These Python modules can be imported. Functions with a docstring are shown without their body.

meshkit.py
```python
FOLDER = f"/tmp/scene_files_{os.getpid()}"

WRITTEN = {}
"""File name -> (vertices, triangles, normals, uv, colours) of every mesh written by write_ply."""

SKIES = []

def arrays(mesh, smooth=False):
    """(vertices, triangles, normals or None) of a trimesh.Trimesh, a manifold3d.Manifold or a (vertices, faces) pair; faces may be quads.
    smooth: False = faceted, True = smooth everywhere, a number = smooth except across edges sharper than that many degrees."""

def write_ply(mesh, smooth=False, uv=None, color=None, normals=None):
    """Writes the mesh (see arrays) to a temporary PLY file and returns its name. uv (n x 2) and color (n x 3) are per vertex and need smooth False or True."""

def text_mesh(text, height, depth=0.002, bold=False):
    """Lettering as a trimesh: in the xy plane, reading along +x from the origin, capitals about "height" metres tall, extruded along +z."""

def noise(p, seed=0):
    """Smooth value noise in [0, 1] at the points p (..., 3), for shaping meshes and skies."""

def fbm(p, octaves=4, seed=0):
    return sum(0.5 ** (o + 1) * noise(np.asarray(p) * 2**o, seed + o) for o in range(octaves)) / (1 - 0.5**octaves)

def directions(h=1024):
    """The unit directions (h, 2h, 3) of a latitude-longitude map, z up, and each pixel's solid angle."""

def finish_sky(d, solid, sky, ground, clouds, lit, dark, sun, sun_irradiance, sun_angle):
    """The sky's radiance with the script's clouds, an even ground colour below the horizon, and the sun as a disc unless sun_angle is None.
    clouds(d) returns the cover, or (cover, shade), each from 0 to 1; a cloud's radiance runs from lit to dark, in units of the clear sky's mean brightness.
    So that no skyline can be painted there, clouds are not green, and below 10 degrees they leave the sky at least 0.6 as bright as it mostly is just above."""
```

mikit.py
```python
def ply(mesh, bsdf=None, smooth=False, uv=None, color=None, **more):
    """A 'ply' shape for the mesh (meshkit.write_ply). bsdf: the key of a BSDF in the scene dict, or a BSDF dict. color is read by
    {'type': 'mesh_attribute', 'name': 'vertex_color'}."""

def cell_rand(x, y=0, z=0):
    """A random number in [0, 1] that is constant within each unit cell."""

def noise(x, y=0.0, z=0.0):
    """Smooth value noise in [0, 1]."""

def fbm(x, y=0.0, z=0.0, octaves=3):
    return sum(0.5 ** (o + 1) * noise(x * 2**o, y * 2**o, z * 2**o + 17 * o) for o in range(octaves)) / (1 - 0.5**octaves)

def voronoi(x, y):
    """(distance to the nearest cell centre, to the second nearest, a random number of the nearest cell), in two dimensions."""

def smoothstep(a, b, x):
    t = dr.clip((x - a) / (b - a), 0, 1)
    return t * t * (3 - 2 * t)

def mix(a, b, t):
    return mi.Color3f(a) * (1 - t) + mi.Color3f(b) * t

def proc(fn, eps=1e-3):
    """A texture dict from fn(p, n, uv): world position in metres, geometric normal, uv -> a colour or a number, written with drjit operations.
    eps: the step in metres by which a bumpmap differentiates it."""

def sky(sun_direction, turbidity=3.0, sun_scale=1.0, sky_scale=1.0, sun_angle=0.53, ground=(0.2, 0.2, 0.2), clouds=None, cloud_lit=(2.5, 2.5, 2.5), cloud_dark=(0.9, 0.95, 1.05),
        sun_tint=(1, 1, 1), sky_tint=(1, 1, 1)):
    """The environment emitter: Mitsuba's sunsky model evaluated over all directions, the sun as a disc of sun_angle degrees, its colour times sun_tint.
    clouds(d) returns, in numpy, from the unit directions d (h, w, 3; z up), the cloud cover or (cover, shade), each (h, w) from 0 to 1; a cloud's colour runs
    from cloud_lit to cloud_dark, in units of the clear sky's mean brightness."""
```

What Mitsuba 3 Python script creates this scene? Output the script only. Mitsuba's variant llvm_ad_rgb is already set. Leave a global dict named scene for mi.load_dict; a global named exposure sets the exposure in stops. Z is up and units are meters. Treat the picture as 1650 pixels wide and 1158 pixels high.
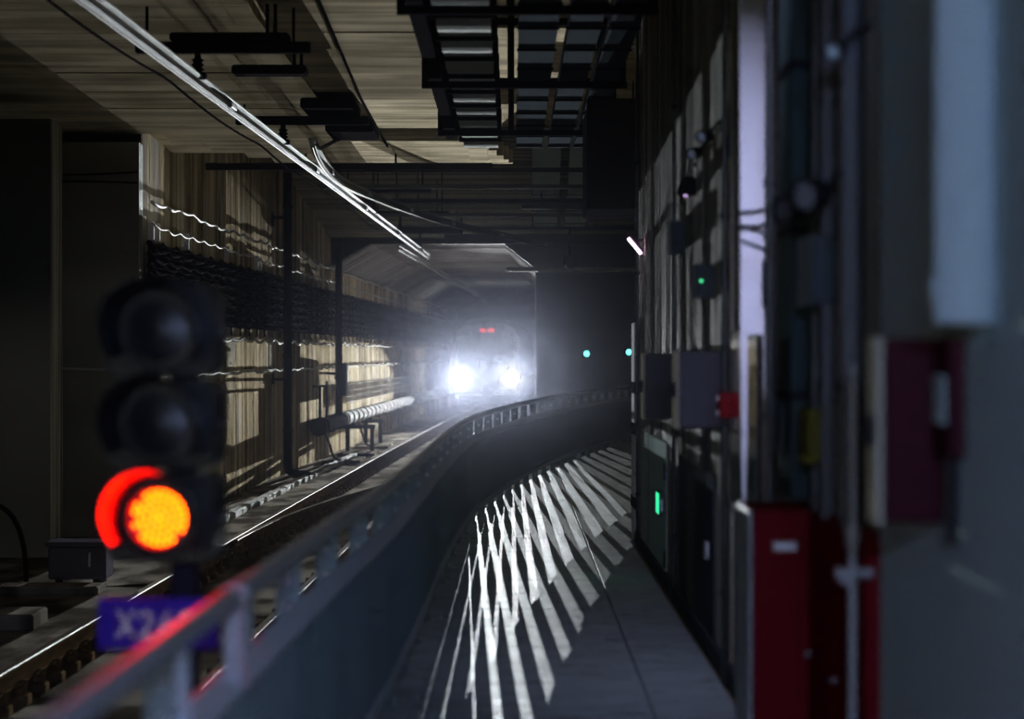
import math, random
import numpy as np, trimesh, manifold3d, shapely
import drjit as dr
import mitsuba as mi
import mikit, meshkit
from scipy.interpolate import PchipInterpolator

T = mi.ScalarTransform4f
rng = np.random.default_rng(7)
random.seed(7)
scene, labels = {}, {}
ORD = ['first', 'second', 'third', 'fourth', 'fifth', 'sixth', 'seventh', 'eighth', 'ninth', 'tenth']

# ------------------------------------------------------------------ camera, light levels, haze
EYE = 1.65                                    # eye height over the walkway floor (z = 0); y runs down the tunnel
FOCAL = 3850.0                                # focal length in pixels of the 1650 px wide frame (about 84 mm)
exposure = 0.0
BEAM = 3.0e5                                  # candela-like strength of each headlight's beam, and the glow of its lens
HEADLIGHT = 420.0
HEADLIGHT_TINT = (0.94, 1.0, 1.03)
PLATFORM_LIGHT = 1500.0
ADDED_SPOT = 20.0
BLUE_LAMP = 30.0
SIGNAL_RED = 1500.0
scene['camera'] = {
    'type': 'thinlens', 'fov': math.degrees(2 * math.atan(825 / FOCAL)), 'fov_axis': 'x',
    'aperture_radius': 0.021, 'focus_distance': 30.0, 'near_clip': 0.05, 'far_clip': 400.0,
    'to_world': T().look_at(origin=[0, 0, EYE], target=[0, FOCAL, EYE - 8], up=[0, 0, 1]),
    'medium': {'type': 'ref', 'id': 'haze'},
}
scene['haze'] = {                             # sooty tunnel air: absorbs more than it scatters, scatters forward
    'type': 'homogeneous', 'sigma_t': {'type': 'rgb', 'value': [0.015, 0.015, 0.015]},
    'albedo': {'type': 'rgb', 'value': [0.000098, 0.000102, 0.000131]}, 'phase': {'type': 'hg', 'g': 0.977},
}


# ------------------------------------------------------------------ helpers: meshes
def cat(ms):
    vs, fs, n = [], [], 0
    for v, f in ms:
        vs.append(v); fs.append(np.asarray(f) + n); n += len(v)
    return np.vstack(vs), np.vstack(fs)


def rotz(m, a, c=(0, 0, 0)):
    ca, sa = math.cos(a), math.sin(a)
    R = np.array([[ca, -sa, 0], [sa, ca, 0], [0, 0, 1]])
    return (m[0] - c) @ R.T + c, m[1]


def move(m, d):
    return m[0] + np.asarray(d, float), m[1]


def box(x0, x1, y0, y1, z0, z1, bev=0.0):
    """A box between the given limits, its edges chamfered by bev."""
    b = min(bev, 0.45 * min(x1 - x0, y1 - y0, z1 - z0))
    if b <= 0:
        v = np.array([[x, y, z] for x in (x0, x1) for y in (y0, y1) for z in (z0, z1)], float)
        f = np.array([[0, 1, 3], [0, 3, 2], [4, 6, 7], [4, 7, 5], [0, 4, 5], [0, 5, 1], [2, 3, 7], [2, 7, 6], [0, 2, 6], [0, 6, 4], [1, 5, 7], [1, 7, 3]])
        return v, f
    pts = []
    for x, sx in ((x0, 1), (x1, -1)):
        for y, sy in ((y0, 1), (y1, -1)):
            for z, sz in ((z0, 1), (z1, -1)):
                pts += [[x, y + sy * b, z + sz * b], [x + sx * b, y, z + sz * b], [x + sx * b, y + sy * b, z]]
    h = manifold3d.Manifold.hull_points(np.array(pts, np.float32)).to_mesh()
    return np.array(h.vert_properties[:, :3], float), np.array(h.tri_verts)


def tube(pts, r, n=8, caps=True):
    """A round tube along a polyline; r a number or one per point."""
    p = np.asarray(pts, float)
    t = np.gradient(p, axis=0) if len(p) > 2 else np.repeat(p[1:] - p[:1], 2, 0)
    t /= np.linalg.norm(t, axis=1, keepdims=True) + 1e-12
    ref = np.array([0, 0, 1.0]) if abs(t[0, 2]) < 0.8 else np.array([1.0, 0, 0])
    a = ref - t[0] * (ref @ t[0]); a /= np.linalg.norm(a)
    A = [a]
    for k in range(1, len(p)):
        a = A[-1] - t[k] * (A[-1] @ t[k]); A.append(a / (np.linalg.norm(a) + 1e-12))
    A = np.array(A); B = np.cross(t, A)
    ang = np.arange(n) * 2 * np.pi / n
    R = np.broadcast_to(r, (len(p),))[:, None, None]
    v = (p[:, None] + R * (np.cos(ang)[None, :, None] * A[:, None] + np.sin(ang)[None, :, None] * B[:, None])).reshape(-1, 3)
    i, j = np.meshgrid(np.arange(len(p) - 1), np.arange(n), indexing='ij')
    a0, a1 = i * n + j, i * n + (j + 1) % n
    f = np.vstack([np.stack([a0, a1, a1 + n], -1).reshape(-1, 3), np.stack([a0, a1 + n, a0 + n], -1).reshape(-1, 3)])
    if caps:
        k = len(v); v = np.vstack([v, p[:1], p[-1:]]); m = (len(p) - 1) * n
        j = np.arange(n)
        f = np.vstack([f, np.stack([np.full(n, k), (j + 1) % n, j], 1), np.stack([np.full(n, k + 1), m + j, m + (j + 1) % n], 1)])
    return v, f


def sweep(profile, path, up=(0, 0, 1), closed=True):
    """A profile of (side, height) pairs carried along a path whose side direction stays level; side is to the right of travel."""
    p = np.asarray(path, float)
    t = np.gradient(p, axis=0) if len(p) > 2 else np.repeat(p[1:] - p[:1], 2, 0)
    s = np.cross(t, up); s /= np.linalg.norm(s, axis=1, keepdims=True)
    q = np.asarray(profile, float); n = len(q)
    v = (p[:, None] + q[None, :, :1] * s[:, None] + q[None, :, 1:2] * np.array(up, float)).reshape(-1, 3)
    m = n if closed else n - 1
    i, j = np.meshgrid(np.arange(len(p) - 1), np.arange(m), indexing='ij')
    a0, a1 = i * n + j, i * n + (j + 1) % n
    f = [np.stack([a0, a1, a1 + n], -1).reshape(-1, 3), np.stack([a0, a1 + n, a0 + n], -1).reshape(-1, 3)]
    if closed:
        tv, tri = trimesh.creation.triangulate_polygon(shapely.Polygon(q), engine='earcut')
        tri = np.argmin(((tv[:, None] - q[None]) ** 2).sum(-1), 1)[tri]      # back to the profile's own numbering
        f += [tri[:, ::-1], tri + (len(p) - 1) * n]
    return v, np.vstack(f)


def lathe(profile, origin, axis, n=28):
    """(distance along axis, radius) pairs turned about an axis."""
    prof = np.asarray(profile, float); w = np.asarray(axis, float); w /= np.linalg.norm(w)
    a = np.cross(w, [0, 0, 1.0] if abs(w[2]) < 0.9 else [1.0, 0, 0]); a /= np.linalg.norm(a); b = np.cross(w, a)
    ang = np.arange(n) * 2 * np.pi / n
    ring = np.cos(ang)[:, None] * a + np.sin(ang)[:, None] * b
    v = (np.asarray(origin, float) + prof[:, None, :1] * w + prof[:, None, 1:] * ring[None]).reshape(-1, 3)
    i, j = np.meshgrid(np.arange(len(prof) - 1), np.arange(n), indexing='ij')
    a0, a1 = i * n + j, i * n + (j + 1) % n
    return v, np.vstack([np.stack([a0, a1, a1 + n], -1).reshape(-1, 3), np.stack([a0, a1 + n, a0 + n], -1).reshape(-1, 3)])


def grid(P):
    """A sheet over an (m, n, 3) array of points."""
    m, n = P.shape[:2]
    i, j = np.meshgrid(np.arange(m - 1), np.arange(n - 1), indexing='ij')
    a = (i * n + j).ravel()
    return P.reshape(-1, 3), np.vstack([np.stack([a, a + 1, a + n + 1], 1), np.stack([a, a + n + 1, a + n], 1)])


def plate(poly, y, th):
    """A polygon of (x, z) extruded along y from y to y + th."""
    m = trimesh.creation.extrude_polygon(poly if hasattr(poly, 'exterior') else shapely.Polygon(poly), th, engine='earcut')
    v = np.array(m.vertices)
    return np.stack([v[:, 0], y + v[:, 2], v[:, 1]], 1), np.array(m.faces)[:, ::-1]


# ------------------------------------------------------------------ helpers: scene entries
def unique(key):
    if key not in scene and key not in labels:
        return key
    k = 1
    while f'{key}_{k:03d}' in scene or f'{key}_{k:03d}' in labels:
        k += 1
    return f'{key}_{k:03d}'


def obj(name, mesh, mat, parent=None, smooth=False, emit=None, weight=None, **info):
    key = unique(f'{parent}__{name}' if parent else name)
    d = mikit.ply(mesh, mat, smooth=smooth)
    if emit is not None:
        d['emitter'] = {'type': 'area', 'radiance': {'type': 'rgb', 'value': list(map(float, emit))}, **({'sampling_weight': weight} if weight else {})}
    scene[key] = d
    if info:
        labels[key] = info
    return key


def thing(name, label, category, group=None):
    key = unique(name)
    labels[key] = {'label': label, 'category': category, **({'group': group} if group else {})}
    return key


def struct(name, mesh, mat, parent=None, smooth=False):
    return obj(name, mesh, mat, parent, smooth, **({} if parent else {'kind': 'structure'}))


# ------------------------------------------------------------------ materials
def two(b):
    return {'type': 'twosided', 'bsdf': b}


def rgb(*c):
    return {'type': 'rgb', 'value': list(c)}


def pr(c, rough=0.6, metal=0.0, spec=0.5, **k):
    return two({'type': 'principled', 'base_color': c if isinstance(c, dict) else rgb(*c), 'roughness': rough, 'metallic': metal, 'specular': spec, **k})


noise, fbm, mix, sstep = mikit.noise, mikit.fbm, mikit.mix, mikit.smoothstep


def wall_colour(p, n, uv):                    # water-stained shuttered concrete: streaks run down the wall
    s = fbm(p.y * 5.0, p.z * 0.25, p.x * 0.3, 4)
    fine = noise(p.y * 34.0, p.z * 0.8, 3.0)
    lime = sstep(0.60, 0.78, fbm(p.y * 1.7, p.z * 0.5, 9.0, 3))
    c = mix((0.15, 0.108, 0.060), (0.74, 0.635, 0.43), sstep(0.3, 0.72, s))
    c = c * (0.72 + 0.5 * fine)
    return mix(c, (0.60, 0.58, 0.54), lime * 0.55)


def side_wall_colour(p, n, uv):               # the walkway wall: darker, greyer render with the same streaks; also darkens the shaded bay, headwall, soffit
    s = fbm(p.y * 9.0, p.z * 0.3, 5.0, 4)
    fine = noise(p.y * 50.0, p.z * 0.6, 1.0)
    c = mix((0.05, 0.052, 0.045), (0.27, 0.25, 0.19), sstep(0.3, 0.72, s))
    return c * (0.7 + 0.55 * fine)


def roof_colour(p, n, uv):                    # board-marked ceiling: streaks run across the tunnel
    s = fbm(p.x * 0.5, p.y * 5.0, 2.0, 4)
    blot = fbm(p.x * 1.3, p.y * 1.3, 8.0, 3)
    c = mix((0.38, 0.315, 0.21), (0.64, 0.55, 0.39), sstep(0.25, 0.75, s))
    return c * (0.6 + 0.75 * blot)


def tunnel_roof_colour(p, n, uv):
    s = fbm(p.x * 0.5, p.y * 3.5, 6.0, 4)
    return mix((0.20, 0.19, 0.19), (0.46, 0.44, 0.44), sstep(0.3, 0.72, s))


def bed_colour(p, n, uv):
    s = fbm(p.x * 3.0, p.y * 1.2, 4.0, 4)
    return mix((0.065, 0.055, 0.045), (0.25, 0.225, 0.19), sstep(0.35, 0.75, s))


def tile_colour(p, n, uv):
    s = fbm(p.x * 4.0, p.y * 9.0, 1.0, 4)
    scuff = sstep(0.66, 0.8, fbm(p.x * 7.0, p.y * 16.0, 5.0, 3))
    return mix(mix((0.24, 0.285, 0.305), (0.36, 0.42, 0.445), s), (0.10, 0.10, 0.105), scuff * 0.7)


def tile_rough(p, n, uv):
    return 0.50 + 0.16 * fbm(p.x * 5.0, p.y * 8.0, 3.0, 3)


def metal_grime(p, n, uv):
    s = fbm(p.x * 9.0, p.y * 3.0, p.z * 9.0, 3)
    return mix((0.20, 0.21, 0.215), (0.34, 0.355, 0.36), s)


def rust_colour(p, n, uv):
    s = fbm(p.x * 14.0, p.y * 5.0, p.z * 14.0, 3)
    return mix((0.055, 0.036, 0.022), (0.17, 0.115, 0.065), s)


def matte(c):
    return two({'type': 'diffuse', 'reflectance': c if isinstance(c, dict) else rgb(*c)})


P = mikit.proc
MATS = {
    'concrete_wall': matte(P(wall_colour)),
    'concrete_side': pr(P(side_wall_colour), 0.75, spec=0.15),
    'concrete_roof': matte(P(roof_colour)),
    'concrete_vault': matte(P(tunnel_roof_colour)),
    'concrete_bed': matte(P(bed_colour)),
    'concrete_pale': matte((0.36, 0.34, 0.31)),
    'tile': pr(P(tile_colour), P(tile_rough), spec=0.5),
    'grime_metal': pr(P(metal_grime), 0.42, 0.85),
    'fence_paint': pr((0.16, 0.20, 0.20), 0.6, spec=0.15),
    'stainless': pr((0.62, 0.63, 0.66), 0.27, 0.7),
    'zinc': pr((0.50, 0.51, 0.52), 0.42, 0.85),
    'mirror_steel': pr((0.80, 0.80, 0.80), 0.06, 1.0),
    'rail_paint': pr((0.40, 0.44, 0.45), 0.6, spec=0.2),
    'galvanised': pr((0.50, 0.53, 0.55), 0.5, spec=0.3),
    'conduit_paint': pr((0.022, 0.026, 0.026), 0.28, spec=0.5),
    'bar_grey': matte((0.11, 0.11, 0.115)),
    'foil': matte((0.40, 0.41, 0.40)),
    'door_steel': matte((0.30, 0.28, 0.22)),
    'rail_head': pr((0.12, 0.09, 0.06), 0.14, spec=0.5),
    'rail_web': matte(P(rust_colour)),
    'alu': pr((0.36, 0.37, 0.36), 0.42, 1.0),
    'black_steel': matte((0.014, 0.013, 0.015)),
    'black_rubber': matte((0.012, 0.011, 0.013)),
    'grey_cable': pr((0.42, 0.41, 0.36), 0.5, spec=0.3),
    'white_paint': matte((0.84, 0.84, 0.86)),
    'lagging': matte((0.62, 0.62, 0.60)),
    'red_paint': matte((0.105, 0.0065, 0.0095)),
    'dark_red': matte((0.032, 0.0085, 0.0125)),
    'grey_box': matte((0.075, 0.07, 0.085)),
    'dark_box': matte((0.055, 0.065, 0.075)),
    'green_black': matte((0.03, 0.045, 0.046)),
    'pale_panel': matte((0.40, 0.49, 0.49)),
    'olive': matte((0.115, 0.105, 0.02)),
    'sign_blue': matte((0.034, 0.017, 0.24)),
    'sign_white': matte((0.75, 0.75, 0.75)),
    'signal_case': pr((0.005, 0.005, 0.006), 0.32, spec=0.25),
    'dark_lens': pr((0.004, 0.004, 0.006), 0.35, spec=0.25),
    'lens_body': pr((0.05, 0.01, 0.01), 0.3),
    'train_skin': pr((0.30, 0.32, 0.34), 0.35),
    'train_dark': pr((0.012, 0.013, 0.016), 0.25),
    'train_band': pr((0.03, 0.05, 0.22), 0.35),
    'ballast_black': pr((0.02, 0.02, 0.02), 0.8),
}
for k, v in MATS.items():
    scene[k] = v


# ------------------------------------------------------------------ alignments (metres)
def track(y):
    """x of the track's centre line at y: straight near the walkway, easing to the right."""
    d = np.maximum(np.asarray(y, float) - 17, 0)
    return -2.87 + 0.0145 * (np.asarray(y, float) - 17) + 0.00011 * d * d


def wall_x(y):
    return track(y) - 2.5


fence_x = PchipInterpolator([2, 4, 6, 8.8, 10.7, 14, 18, 21, 23, 25, 27, 29.3, 33, 38, 44, 52, 58],
                            [-.80, -.75, -.70, -.635, -.575, -.535, -.50, -.45, -.38, -.25, -.10, .09, .48, 1.13, 2.05, 3.5, 4.7])
RAIL_Z, BED_Z = -0.60, -0.86
CEIL, HIGH, ROOF = EYE + 2.90, EYE + 4.3, EYE + 2.78
BAY, MOUTH, SIDE_END = 33.0, 60.0, 21.4       # the bay corner, the tunnel mouth, the end of the walkway wall
SIDE_X = 1.10


def relief(y, z, seed, amp):
    """How far shuttered concrete stands out: ribs and streaks that run up the wall."""
    q = lambda a, b, s: meshkit.noise(np.stack([y * a, z * b, np.full_like(y, s)], -1), seed)
    return amp * (1.0 * q(2.1, 0.15, 0.5) + 0.9 * q(7.0, 0.3, 1.5) + 0.5 * q(19.0, 0.5, 2.5) + 0.25 * q(48.0, 1.0, 3.5) - 1.3)


# ================================================================== THE SETTING
# track bed and the lower floor
xs = np.linspace(-10.5, 9, 40)
ys = np.concatenate([np.linspace(0.5, 30, 90), np.linspace(30.5, 122, 130)])
X, Y = np.meshgrid(xs, ys, indexing='ij')
Z = BED_Z + 0.02 * meshkit.fbm(np.stack([X * 2, Y * 2, X * 0], -1), 3)
struct('floor_track_bed', grid(np.stack([X, Y, Z], -1)), 'concrete_bed', smooth=True)

# the walkway: a slab with paving tiles as parts
yy = np.linspace(1.0, 58, 115)
fx = fence_x(yy)
right = np.where(yy < SIDE_END, SIDE_X + 0.4, 9.0)
sl = []
V = np.stack([np.stack([fx - 0.10, yy, 0 * yy + BED_Z], 1), np.stack([fx - 0.10, yy, 0 * yy - 0.035], 1), np.stack([right, yy, 0 * yy - 0.035], 1)], 1)
struct('floor_walkway', grid(V), 'concrete_pale')
tile_bsdf = 'tile'


def paving(y0, y1, xa, xb, inset=0.004, dz=0.0, tilt=0.0):
    """One paving tile with a chamfered top; xa and xb give its sides at y0 and y1."""
    (a0, a1), (b0, b1) = xa, xb
    c = 0.004
    t = dz
    low = [[a0 + inset, y0 + inset, -0.035], [b0 - inset, y0 + inset, -0.035], [b1 - inset, y1 - inset, -0.035], [a1 + inset, y1 - inset, -0.035]]
    mid = [[x, y, t - c] for x, y, _ in low]
    top = [[low[0][0] + c, low[0][1] + c, t], [low[1][0] - c, low[1][1] + c, t], [low[2][0] - c, low[2][1] - c, t + tilt], [low[3][0] + c, low[3][1] - c, t + tilt]]
    v = np.array(low + mid + top, float)
    f = []
    for r in (0, 4):
        for k in range(4):
            a, b = r + k, r + (k + 1) % 4
            f += [[a, b, b + 4], [a, b + 4, a + 4]]
    f += [[8, 9, 10], [8, 10, 11]]
    return v, np.array(f)


STEP, JOINT = 0.50, 0.655
k = 0
y = 8.0
while y < 40:
    a0, a1 = float(fence_x(y)) - 0.09, float(fence_x(y + STEP)) - 0.09
    dz = rng.uniform(-0.0008, 0.0008)
    if a0 < JOINT - 0.06:
        struct('paving_tile', paving(y, y + STEP, (a0, a1), (JOINT, JOINT), dz=dz, tilt=rng.uniform(-0.0004, 0.0004)), tile_bsdf, 'floor_walkway')
    y += STEP
y = 7.6
while y < 44:
    b = SIDE_X - 0.05 if y < SIDE_END - 0.4 else 2.4
    dz = rng.uniform(-0.0006, 0.0006)
    a0, a1 = max(JOINT, float(fence_x(y)) - 0.09), max(JOINT, float(fence_x(y + 0.8)) - 0.09)
    if a1 < b - 0.05:
        struct('paving_tile', paving(y, y + 0.8, (a0, a1), (b, b), dz=dz, tilt=rng.uniform(-0.0004, 0.0004)), tile_bsdf, 'floor_walkway')
    if b > 2 and a1 < 3.6:
        struct('paving_tile', paving(y, y + 0.8, (max(2.4, a0), max(2.4, a1)), (4.0, 4.0), dz=dz), tile_bsdf, 'floor_walkway')
    y += 0.8


# left wall: cast panels, each its own piece with its own relief
def wall_panel(y0, y1, z0, z1, seed, proud=0.0, step=0.018, amp=0.013, rows=14, xf=wall_x, sgn=1, fine=1.0):
    y = np.linspace(y0 + 0.006, y1 - 0.006, max(6, int((y1 - y0) / step)))
    z = np.linspace(z0, z1, rows)
    Y, Z = np.meshgrid(y, z, indexing='ij')
    D = relief(Y * fine, Z, seed, amp) + proud
    e = np.minimum(Y - y0, y1 - Y)
    D = np.where(e < 0.02, -0.02, D)
    return grid(np.stack([xf(Y) + sgn * D, Y, Z], -1))


y = BAY
k = 0
struct('wall_left', wall_panel(BAY - 0.01, 120, BED_Z, BED_Z + 0.02, 3, -0.05, 1.0, rows=2), 'concrete_wall')
while y < 119:
    L = 2.4 if y < 70 else 4.8
    top = HIGH if y < MOUTH - 0.5 else EYE + 2.25
    struct('wall_panel', wall_panel(y, min(y + L, MOUTH if y < MOUTH else 120), BED_Z, top, 11 + k, rng.uniform(-0.004, 0.006), 0.02 if y < 70 else 0.035, 0.0065), 'concrete_wall', 'wall_left', smooth=True)
    y = min(y + L, MOUTH) if y < MOUTH else y + L
    k += 1
# the side bay on the left, in the wall's shadow, with darker concrete to deepen it
xb = float(wall_x(BAY))
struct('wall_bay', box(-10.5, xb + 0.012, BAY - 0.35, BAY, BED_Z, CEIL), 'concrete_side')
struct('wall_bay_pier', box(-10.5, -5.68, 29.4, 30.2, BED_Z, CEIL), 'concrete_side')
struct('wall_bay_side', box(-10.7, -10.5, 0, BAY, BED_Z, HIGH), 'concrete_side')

# ceiling over the track: board-marked bands, one piece each
struct('ceiling', box(-2.2, -0.62, 27.0, BAY - 0.1, CEIL + 0.05, CEIL + 0.5), 'concrete_roof')
struct('ceiling_bay', (np.array([[-10.5, 2, CEIL + .1 + .05 * 34], [-2.2, 2, CEIL + .1 + .05 * 34], [-2.2, 35.6, CEIL + .1], [-10.5, 35.6, CEIL + .1], [-2.2, 2, CEIL], [-2.2, 35.6, CEIL]], float),
                       np.array([[0, 1, 2], [0, 2, 3], [1, 4, 5], [1, 5, 2]])), 'concrete_roof')     # the left half is tilted up towards the camera to darken it
y = 12.0
while y < 36.3:
    y1 = min(y + rng.uniform(0.5, 0.95), 36.4)
    xl = -10.4 if y < BAY - 0.6 else xb + 0.25 + (y - BAY) * 0.5
    dz = rng.uniform(-0.003, 0.003)
    x1 = -0.66 if y < 30 else -0.66 + (y - 30) * 0.11
    b = box(-2.2, x1, y + 0.0015, y1 - 0.0015, CEIL + dz, CEIL + 0.2, 0.004)
    b[0][:, 2] += .03 * np.maximum(27 - b[0][:, 1], 0)                     # tilted up a little towards the camera to darken the near end
    struct('formwork_band', b, 'concrete_roof', 'ceiling')
    b = box(xl, -2.203, y + 0.0015, y1 - 0.0015, dz, 0.2, 0.004)
    b[0][:, 2] += CEIL + .05 * (36 - b[0][:, 1])
    struct('formwork_band', b, 'concrete_roof', 'ceiling_bay')
    y = y1
struct('ceiling_edge_beam', box(-0.62, -0.35, 2, 36.2, CEIL - 0.02, HIGH), 'concrete_roof')
struct('ceiling_high', box(-10.5, 9, 2, 62, HIGH, HIGH + 0.3), 'concrete_roof')

# the headwall with the tunnel's mouth, and the sloping soffit above it, both in darker concrete to deepen their shade
tx = float(track(MOUTH))
mouth = [(tx - 2.52, BED_Z), (tx - 2.52, EYE + 2.22), (tx - 1.5, ROOF), (tx + 1.85, ROOF), (tx + 2.64, EYE + 2.15), (tx + 2.64, BED_Z)]
head = shapely.Polygon([(-7, BED_Z - .1), (9, BED_Z - .1), (9, ROOF + 0.12), (-7, ROOF + 0.12)]).difference(shapely.Polygon([(mouth[0][0], BED_Z - 1)] + mouth + [(mouth[-1][0], BED_Z - 1)]))
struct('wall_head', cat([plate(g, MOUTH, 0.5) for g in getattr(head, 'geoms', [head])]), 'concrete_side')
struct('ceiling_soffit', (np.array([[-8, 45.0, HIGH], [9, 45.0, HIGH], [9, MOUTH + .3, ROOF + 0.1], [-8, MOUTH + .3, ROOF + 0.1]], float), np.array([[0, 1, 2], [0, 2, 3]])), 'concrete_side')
struct('trim_soffit_ledge', box(tx + 1.9, 6.0, MOUTH - 2.2, MOUTH - 1.5, EYE + 2.02, EYE + 2.12, 0.02), 'concrete_pale')
# the bored running tunnel behind the mouth
ty = np.linspace(MOUTH + 0.3, 122, 52)
path = np.stack([track(ty), ty, 0 * ty], 1)
struct('tunnel_roof', sweep([(-2.52, EYE + 2.2), (-1.5, ROOF), (1.85, ROOF), (2.64, EYE + 2.15), (2.64, BED_Z)], path, closed=False), 'concrete_vault')
for y in np.arange(MOUTH + 2, 118, 2.4):        # cast bands of the vault, proud of one another
    yy2 = np.linspace(y, y + 2.36, 3)
    d = rng.uniform(0.01, 0.035)
    struct('vault_band', sweep([(-2.5 + d, EYE + 2.2), (-1.5, ROOF - d), (1.85, ROOF - d), (2.62 - d, EYE + 2.15)], np.stack([track(yy2), yy2, 0 * yy2], 1), closed=False), 'concrete_vault', 'tunnel_roof')
struct('wall_tunnel_end', box(-6, 5, 121, 121.5, BED_Z, ROOF + 0.3), 'concrete_side')

# right wall along the walkway: rendered panels of uneven depth
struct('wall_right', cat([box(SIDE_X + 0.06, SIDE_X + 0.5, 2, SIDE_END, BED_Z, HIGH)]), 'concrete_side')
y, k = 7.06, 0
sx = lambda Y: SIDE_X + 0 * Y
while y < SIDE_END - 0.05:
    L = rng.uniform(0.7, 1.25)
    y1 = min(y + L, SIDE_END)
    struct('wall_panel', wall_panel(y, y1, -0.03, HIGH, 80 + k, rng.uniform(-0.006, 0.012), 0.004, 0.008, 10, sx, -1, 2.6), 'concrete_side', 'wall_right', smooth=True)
    y, k = y1, k + 1
for y0, y1, d in ((2.2, 4.0, .006), (4.0, 5.15, .004), (5.15, 5.98, .002), (5.98, 7.06, .0)):
    struct('sheet_panel', box(SIDE_X - .012 - d, SIDE_X + .07, y0 + .001, y1 - .001, 0, HIGH, .002), 'pale_panel', 'wall_right')
struct('baseboard_right', box(SIDE_X - 0.03, SIDE_X + 0.06, 3, SIDE_END - 0.1, 0, 0.11, 0.01), 'dark_box')
struct('wall_right_far', box(8.9, 9.3, SIDE_END, MOUTH + 1, BED_Z, HIGH), 'concrete_side')
struct('wall_behind', box(-10.5, 9, -6.5, -6.2, BED_Z, HIGH), 'concrete_side')
struct('wall_right_return', box(SIDE_X + 0.4, 9, SIDE_END - 0.35, SIDE_END, BED_Z, HIGH), 'concrete_side')


# ================================================================== TRACK
RAIL = [(-.075, 0), (.075, 0), (.075, .012), (.012, .03), (.010, .125), (.035, .14), (.036, .165), (.028, .172), (-.028, .172), (-.036, .165), (-.035, .14), (-.010, .125), (-.012, .03), (-.075, .012)]
HEAD = [(-.0355, .1655), (-.0285, .1738), (.0285, .1738), (.0355, .1655)]


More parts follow.
